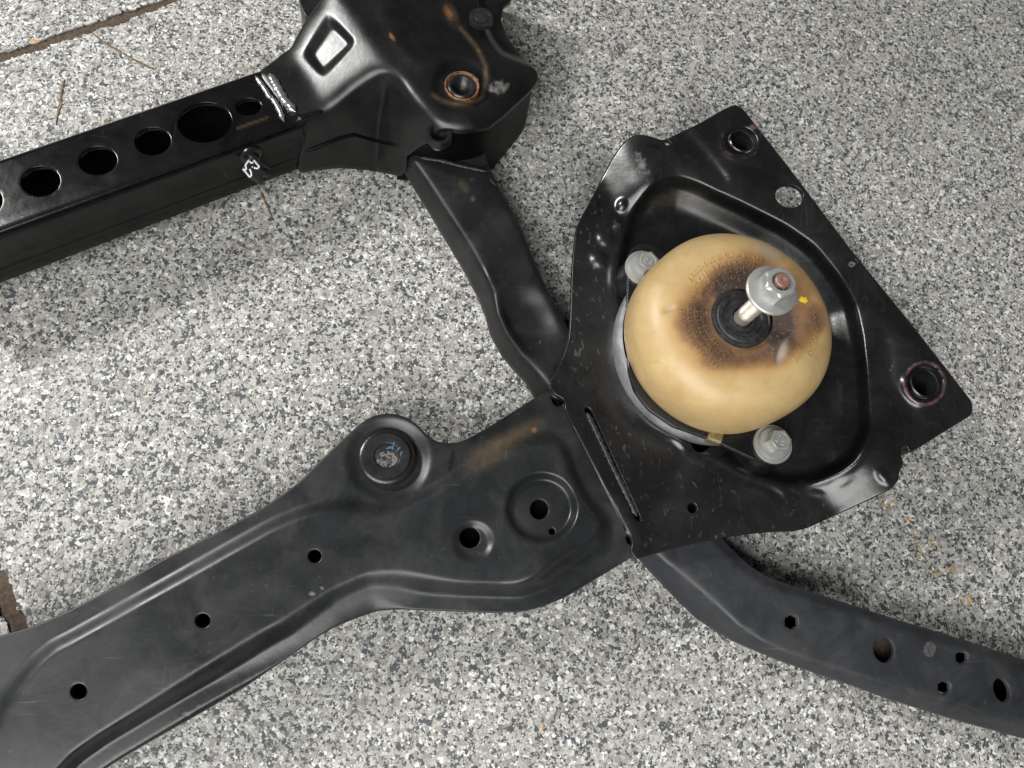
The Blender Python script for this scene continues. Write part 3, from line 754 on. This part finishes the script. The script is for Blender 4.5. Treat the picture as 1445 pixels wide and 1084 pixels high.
# crimped tag on the plate edge
cv, cf = [], []
cc = P1(1007, 616, DB); ca = math.radians(-18)
nseg = 14; prf = [(-.0042, -.0030), (-.0042, .0032), (-.0030, .0044), (.0026, .0046), (.0040, .0036), (.0042, -.0024)]
for k, t in enumerate((-.0046, -.0040, .0040, .0046)):
    sc_ = .9 if k in (0, 3) else 1
    for (y, zz) in prf: cv.append((cc[0]+t*math.cos(ca)-y*sc_*math.sin(ca), cc[1]+t*math.sin(ca)+y*sc_*math.cos(ca), cc[2]+zz*sc_))
for k in range(3):
    for i in range(6): cf.append((k*6+i, (k+1)*6+i, (k+1)*6+(i+1) % 6, k*6+(i+1) % 6))
cf += [tuple(range(6)), tuple(range(23, 17, -1))]
mk('crimp_clip', cv, cf, m_brass, mount, angle=30)

# ---- corner tower
TT, TB = .0860, .0655
FACE = np.array([(462, -80), (453, 0), (428, 34), (410, 69), (398, 76), (389, 86), (362, 103), (410, 166), (452, 157), (470, 148), (498, 124), (528, 104), (548, 100), (566, 112), (582, 136), (600, 156), (622, 169), (650, 174), (690, 168), (712, 152), (742, 124), (752, 110), (748, 101), (736, 92), (710, 56), (700, 30), (704, 10), (715, -5), (715, -80)], float)
FACEs = resample(FACE, 5, True, 1.6)
REC_o = resample([(462, 12), (504, 58), (458, 112), (424, 78)], 3, True, 2.0); REC_i = resample([(470, 42), (492, 63), (455, 95), (444, 77)], 3, True, 1.0)
def tower_z(Q):
    s_ = ((Q[:, 0]-406)*.837+(Q[:, 1]-74)*-.547)/109.
    w = .05
    ramp_ = w*np.log1p(np.exp(np.clip(s_/w, -30, 30)))-w*np.log1p(np.exp(np.clip((s_-1)/w, -30, 30)))
    z = TB+(TT-TB)*ramp_
    d = -sd(Q, FACEs)
    right = ss((Q[:, 0]-585)/40)
    rate = .00056*(1-right)+.00042*right
    z -= rate*softplus(d-2, 6.5)
    di, do = sd(Q, REC_i), sd(Q, REC_o)
    f = np.clip(do/(np.abs(do)+np.abs(np.minimum(di, 0))+1e-6), 0, 1); f = np.where(di > 0, 1, np.where(do < 0, 0, f))
    z -= .0026*ss(f)
    topw = ss((s_-.9)/.2)*ss(-d/6)
    z -= .0034*(1-ss((ell(Q, 652, 121, 1, .92)-30)/16))*topw
    z -= .0022*bump(Q, 634, 20, 13, 26, -28, .9)
    step = resample([(668, -60), (672, 10), (680, 38), (690, 60), (706, 80), (735, 90), (800, 110), (800, -60)], 5, True, 1)
    z -= .006*ss(sd(Q, step)/9)
    z += .0012*np.exp(-(dist(Q, [(545, 20), (565, 60), (600, 95)])/14)**2)
    z -= .0016*bump(Q, 590, 60, 40, 26, 40, .9)
    return np.maximum(z, .0045)
TOW = [(462, -80), (453, 0), (428, 34), (410, 69), (398, 76), (389, 84), (366, 101), (364, 106), (410, 168), (420, 178), (432, 192), (424, 215), (420, 240), (425, 242), (444, 237), (482, 234), (526, 238), (566, 246), (574, 236), (574, 218), (590, 205), (608, 196), (618, 184), (632, 182), (651, 186), (689, 180), (711, 163), (748, 129), (760, 113), (758, 100), (742, 88), (717, 53), (707, 31), (709, 14), (711, 8), (722, 1), (724, -80)]
def t_rust(Q):
    a = .95*np.exp(-(dist(Q, [(618, 138), (634, 145), (660, 146), (679, 138), (684, 118), (686, 92), (676, 72)])/3.2)**2)*.62
    a2 = .85*bump(Q, 632, 18, 8, 20, -28, .8)+.75*bump(Q, 553, 52, 5, 14, -30, .8)+.5*bump(Q, 676, 72, 5, 12, -40, .8)
    return a2+.0*a
tower = sheet('corner_tower', TOW, tower_z, m_tower, sub, holes=[ring(652, 121, 24, 21)], skirt=3.0, s=3.2, edge=(1.5, .3), smooth=.8,
    attrs=dict(rust=t_rust, ochre=lambda Q: .8*np.exp(-(dist(Q, [(612, 134), (622, 142), (640, 147), (662, 146), (679, 138), (685, 118), (686, 94), (672, 66), (650, 40)])/3.0)**2)+.35*bump(Q, 634, 20, 15, 28, -28, .8),
               scuff_highlight=lambda Q:   .64*bump(Q, 704, 124, 26, 19, -20, .8)*(.45+.8*vnoise(Q, 4, 12)), grease_shade=lambda Q: .5*bump(Q, 590, 60, 42, 32, 40, .4)))  # pale scuff, then a darker tone over the shallow dent
# skirt of the tower under the rounded end
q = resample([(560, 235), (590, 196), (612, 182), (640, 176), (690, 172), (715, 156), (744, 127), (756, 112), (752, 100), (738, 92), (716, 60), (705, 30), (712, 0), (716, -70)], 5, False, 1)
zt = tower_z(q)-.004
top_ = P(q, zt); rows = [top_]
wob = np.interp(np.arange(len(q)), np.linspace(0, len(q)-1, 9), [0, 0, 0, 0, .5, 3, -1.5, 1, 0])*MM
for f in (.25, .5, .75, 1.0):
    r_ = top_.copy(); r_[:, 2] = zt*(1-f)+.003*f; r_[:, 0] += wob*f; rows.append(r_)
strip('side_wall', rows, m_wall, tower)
tc = P1(652, 122, TT-.003)
lathe('threaded_bushing', [(.0118, -.004), (.0118, .0008), (.0113, .0014), (.0108, .0012), (.0100, -.0002), (.0094, -.0008)], tc, m_copper, tower, n=48)
tp = [(.0096, .0004), (.0088, .0010), (.0074, .0008), (.0068, .0)]; zz = -.001
while zz > -.016: tp += [(.0060, zz), (.0066, zz-.0006)]; zz -= .0013
tp += [(.0001, zz)]
lathe('thread_sleeve', tp, tc, m_bush, tower, n=40, angle=25)
wc = P1(620, 188, .0800)
wp = [(.0085, -.006), (.0085, .0), (.0080, .0007), (.0066, .0007), (.0062, .0)]; zz = -.0008
while zz > -.012: wp += [(.0054, zz), (.0060, zz-.0006)]; zz -= .0014
wp += [(.0001, zz)]
lathe('weld_nut', wp, wc, m_tower, tower, n=36, angle=25)
bcen = P1(679, 26, TT-.0065)
lathe('rusty_bolt', [(.0085, -.002), (.0085, .001), (.0062, .0014), (.0050, .0010), (.0050, .0016), (.0045, .0020), (.0001, .0020)], bcen, m_bush, tower, n=36, hexes=(3, 4), rot=.3)
# bracket tab seen behind the tower at the top edge
sheet('rear_tab', [(418, -60), (421, 0), (426, 14), (432, 26), (444, 22), (462, -5), (470, -60)], lambda Q: np.full(len(Q), .052), m_plate, tower, s=8, skirt=22)
# folded lower seam along the side of the tower
bead('seam_fold', [(431, 214), (452, 206), (480, 195), (500, 190), (520, 196), (550, 203), (565, 206)], lambda q_: tower_z(q_)+.0002, .0014, m_wall, tower, 5, .05, flat=.9)

# ---- perforated box beam
BT = .0640
BEAM = [(-140, 275), (0, 226.5), (359, 103), (395, 93), (432, 172), (405, 183), (0, 331.5), (-140, 383)]
def beam_z(Q):
    e = dist(Q, np.array([(-200, 404.8), (0, 331.5), (405, 183), (440, 170)]))
    return BT-.0012*(1-ss(e/7))**2+.0003*np.exp(-((e-11)/4)**2)
beam = sheet('box_beam', BEAM, beam_z, m_beam, sub, holes=[ring(57, 256, 27.5, 21, -4, 36), ring(138, 227, 27, 20, -4, 36), ring(215.5, 199.5, 25.5, 19.5, -4, 36), ring(289, 173, 38, 28, -5, 44), ring(350.5, 151, 18, 12, -4, 30), ring(-17, 283, 20, 19, 0, 30)],
    skirt=36, hskirt=3.0, s=3.6, smooth=.6, edge=(4.6, 1.7),
    attrs=dict(scuff_highlight=lambda Q: .42*bump(Q, 190, 285, 120, 14, -20, .9)*vnoise(Q, 6, 20), ochre=lambda Q: .5*np.exp(-(dist(Q, [(335, 181), (378, 166)])/1.6)**2)))
shade_panel('lower_shade_panel', [(-140, 290), (0, 240), (390, 108), (415, 160), (0, 318), (-140, 370)], .030, m_dark, beam)
# stepped front web
q = resample([(-140, 383), (0, 331.5), (405, 183), (425, 176)], 8, False, 0)
tp_ = P(q, BT-.0012); ax_ = tp_[-1]-tp_[0]; ax_ /= np.linalg.norm(ax_); outv = np.array([ax_[1], -ax_[0], 0]); outv = outv/np.linalg.norm(outv)
def prow(o_, dz): r_ = tp_+outv*o_*MM; r_[:, 2] -= dz*MM; return r_
strip('front_web', [prow(.3, .9), prow(.9, 1.5), prow(1.4, 2.6), prow(1.6, 14), prow(1.8, 28), prow(2.6, 29.5), prow(3.2, 30.5), prow(3.4, 42), prow(1.0, 43)], m_beam, beam, flip=True)
# weld at the joint of beam and tower
bead('weld_bead', [(360, 107), (368, 117), (377, 130), (379, 135), (387, 142), (395, 156), (401, 172)], BT+.0004, .0017, m_weld, beam, 8, .16)
bead('weld_bead', [(380, 104), (388, 117), (396, 132), (403, 143), (410, 150), (417, 158)], BT+.0016, .0032, m_weld, beam, 9, .26)
bead('lap_fold', [(417, 171), (436, 163), (456, 157)], TB+.0002, .0022, m_beam, beam, 2, .02, flat=1)
# push clip in the web, its edges painted white
k0 = tp_[np.argmin(np.abs(q[:, 0]-352))]+np.array([0, 0, -.0085])+outv*.0020
ex, ey, ez = ax_, np.array([0, 0, 1.0]), outv
def LW(x, y, o_): return k0+ex*x*MM+ey*y*MM+ez*o_*MM
pv, pf = lathe_geo([(.0075, 0), (.0075, .0012), (.0062, .0022), (.0045, .0024), (.0040, .006), (.0001, .0064)], (0, 0, 0), 28)
pv = np.array([k0+ex*a_+ey*b_+ez*c_ for a_, b_, c_ in pv]); pv = list(map(tuple, pv)); pf = list(pf)
def prong(x0, y0, o0, x1, y1, o1, w0, w1):
    a = LW(x0, y0, o0); b = LW(x1, y1, o1); t = b-a; t /= np.linalg.norm(t); s_ = np.cross(t, ez); s_ /= np.linalg.norm(s_); u_ = np.cross(t, s_); i0 = len(pv)
    for p, w in ((a, w0), ((a+b)/2, (w0*.6+w1*.4)), (b, w1)):
        for an in np.linspace(0, 2*math.pi, 8, endpoint=False): pv.append(tuple(p+(s_*math.cos(an)+u_*math.sin(an)*.7)*w*MM))
    for k in range(2):
        for i in range(8): pf.append((i0+k*8+i, i0+k*8+(i+1) % 8, i0+(k+1)*8+(i+1) % 8, i0+(k+1)*8+i))
    pf.append(tuple(i0+16+i for i in range(8)))
prong(1, -3, 2, 9, -14, 6, 2.6, .7); prong(-1, -5, 2, 5, -19, 6, 2.6, .8)
clip = mk('push_clip', pv, pf, m_clip, beam, angle=40)
clip['label'] = 'small black push clip in the beam side with white painted outlines'
s7 = 10.32
def zpx(pts): return [(300+x/s7, 190+y/s7) for x, y in pts]
wl = [zpx([(440, 505), (475, 540), (540, 620), (565, 595), (560, 550), (540, 505)]), zpx([(440, 510), (490, 510), (480, 440), (520, 385), (570, 335), (625, 405), (680, 470), (650, 495), (605, 485)]), zpx([(530, 385), (565, 415), (590, 405)]), zpx([(578, 470), (582, 474)])]
hz = float(LW(0, -4, 7)[2])
wv, wf = [], []
for L in wl:
    q2 = resample(L, 1.2, False, .3) if len(L) > 2 else np.array(L)
    for a_, b_ in zip(q2[:-1], q2[1:]):
        i0 = len(wv); d_ = b_-a_; d_ = d_/(np.linalg.norm(d_)+1e-9); nn = np.array([-d_[1], d_[0]])*1.15
        a2, b2 = a_-d_*.3, b_+d_*.3
        def onw(p):
            pt = P1(p[0], p[1], hz)
            # slide onto the clip's slanted face
            zc = hz-.55*((p[0]-355)*.45+(p[1]-236)*.9)/2150.; return P1(p[0], p[1], zc+.004)
        for p in (a2-nn, b2-nn, b2+nn, a2+nn): wv.append(tuple(onw(p)))
        wf.append((i0, i0+1, i0+2, i0+3))
mk('white_outline', wv, wf, m_white, clip, smooth=False)
# body of the clip behind the outline
bp = [zpx([(x, y)])[0] for x, y in ((425, 500), (480, 420), (570, 325), (690, 465), (840, 570), (800, 610), (720, 590), (725, 690), (700, 715), (545, 630))]
sheet('clip_body', bp, lambda Q: hz-.55*((Q[:, 0]-355)*.45+(Q[:, 1]-236)*.9)/2150.+.0036, m_clip, clip, s=4, skirt=2.5, step=3, smooth=.6)

# ---- link from tower to bracket
LINK = [(566, 205), (570, 239), (600, 288), (627, 333), (655, 380), (676, 420), (686, 446), (692, 470), (707, 498), (724, 519), (742, 537), (755, 560), (800, 590), (850, 520), (812, 480), (802, 465), (786, 435), (770, 403), (752, 362), (735, 319), (719, 290), (704, 263), (690, 235), (680, 200)]
LCR = np.array([(575, 190), (579, 226), (604, 262), (630, 302), (662, 351), (681, 386), (693, 412), (700, 445), (711, 470), (732, 501), (767, 540), (800, 580)], float)
LT = .0375
def link_z(Q):
    d = dist(Q, LCR)
    # side of the crease: left is outside
    poly = np.vstack([LCR, [(900, 580), (900, 150), (575, 150)]]); inn = inside(Q, poly); sgn = np.where(inn, d, -d)
    z = LT-.0009*softplus(-sgn+2, 3)
    z -= .0065*ss((sgn-4)/12)*bump(Q, 742, 452, 58, 62, -60, .8)
    z += .0012*bump(Q, 690, 395, 14, 22, -20, .8)+.001*bump(Q, 775, 510, 40, 30, 0, .9)
    z -= .0007*softplus(-(dist(Q, [(690, 235), (704, 263), (735, 319), (770, 403), (802, 465)])-5), 2)
    return z
link = sheet('connecting_link', LINK, link_z, m_link, sub, skirt=4, s=3.3, smooth=.8, edge=(2, .5),
    attrs=dict(ochre=lambda Q: .8*bump(Q, 667, 281, 4, 5)+.35*bump(Q, 655, 262, 8, 14, -30), scuff_highlight=lambda Q: .38*bump(Q, 655, 255, 40, 26, 20, .9)*vnoise(Q, 9, 4)+.4*bump(Q, 770, 480, 40, 14, -10, .9)*vnoise(Q, 6, 14)))
bead('weld_bead', [(592, 222), (620, 226), (655, 235), (690, 242)], LT+.003, .0016, m_weldblack, link, 4, .12)
bead('weld_bead', [(688, 241), (694, 256), (700, 262)], LT+.002, .0012, m_weldblack, link, 6, .12)

# ---- curved rail
RAIL = [(880, 720), (893, 772), (905, 790), (922, 808), (939, 826), (960, 848), (985, 872), (1010, 889), (1036, 904), (1065, 917), (1099, 931), (1155, 951), (1212, 970), (1255, 986), (1302, 1001), (1360, 1019), (1445, 1042), (1580, 1078), (1600, 975), (1445, 931), (1360, 903), (1271, 876), (1181, 847), (1115, 825), (1083, 814), (1060, 800), (1048, 790), (1030, 772), (1017, 757), (980, 700)]
RCR = np.array([(900, 735), (923, 783), (938, 797), (958, 812), (985, 835), (1009, 856), (1040, 885), (1075, 908), (1110, 924), (1212, 958), (1300, 984), (1360, 1001), (1445, 1026), (1600, 1068)], float)
RT = .0365
def rail_z(Q):
    poly = np.vstack([RCR, [(1700, 900), (1000, 650), (890, 700)]]); d = dist(Q, RCR); sgn = np.where(inside(Q, poly), d, -d)
    wv_ = 2.2*(vnoise(Q, 26, 31)-.5)*ss((Q[:, 0]-1200)/80)*2
    z = RT-.0008*softplus(-(sgn+wv_)+1.5, 2.6)
    z -= .0008*ss((16-sgn)/22)*ss((1100-Q[:, 0])/150)
    e = dist(Q, [(980, 700), (1017, 757), (1048, 790), (1083, 814), (1115, 825), (1181, 847), (1271, 876), (1445, 931), (1600, 975)])
    z -= .0035*(1-ss(e/20))**2
    return z
def hexa(cx, cy, r, rot): return np.array([(cx+r*math.cos(rot+i*math.pi/3), cy+r*math.sin(rot+i*math.pi/3)) for i in range(6)])
rail = sheet('curved_rail', RAIL, rail_z, m_rail, sub, holes=[hexa(1116.5, 878, 10.5, .5), ring(1247.5, 917.5, 14.5, 18, -10), hexa(1357, 928, 9.5, .5), hexa(1332, 970.5, 10, .5), ring(1413.5, 974, 11, 17.5, -20)], skirt=5, s=3.3, smooth=.9, edge=(2, .5),
    attrs=dict(grease_shade=lambda Q: .6*bump(Q, 1225, 866, 22, 3.5, 18, .9)+.55*bump(Q, 1240, 886, 26, 2, 28, .9)+.6*bump(Q, 1310, 893, 30, 2.5, 16, .9)+.5*bump(Q, 1046, 888, 20, 3, -12, .9)+.5*bump(Q, 1090, 912, 26, 2.5, 10)+.45*bump(Q, 1122, 898, 3, 12, -10),
               scuff_highlight=lambda Q: .37*bump(Q, 1312, 916, 11, 15, 0, .3)))
shade_panel('lower_shade_panel', [(1060, 850), (1130, 850), (1200, 872), (1560, 985), (1560, 1040), (1300, 968), (1100, 905)], .020, m_dark, rail)
ov = P1(1252, 922, .0212)
mk('dirt_clump', [tuple(ov+np.array([.012*math.cos(t)*(1+.1*math.sin(3*t)), .013*math.sin(t), 0])) for t in np.linspace(0, 2*math.pi, 20, endpoint=False)]+[tuple(ov+np.array([0, 0, .002]))], [(i, (i+1) % 20, 20) for i in range(20)], m_soil, rail)
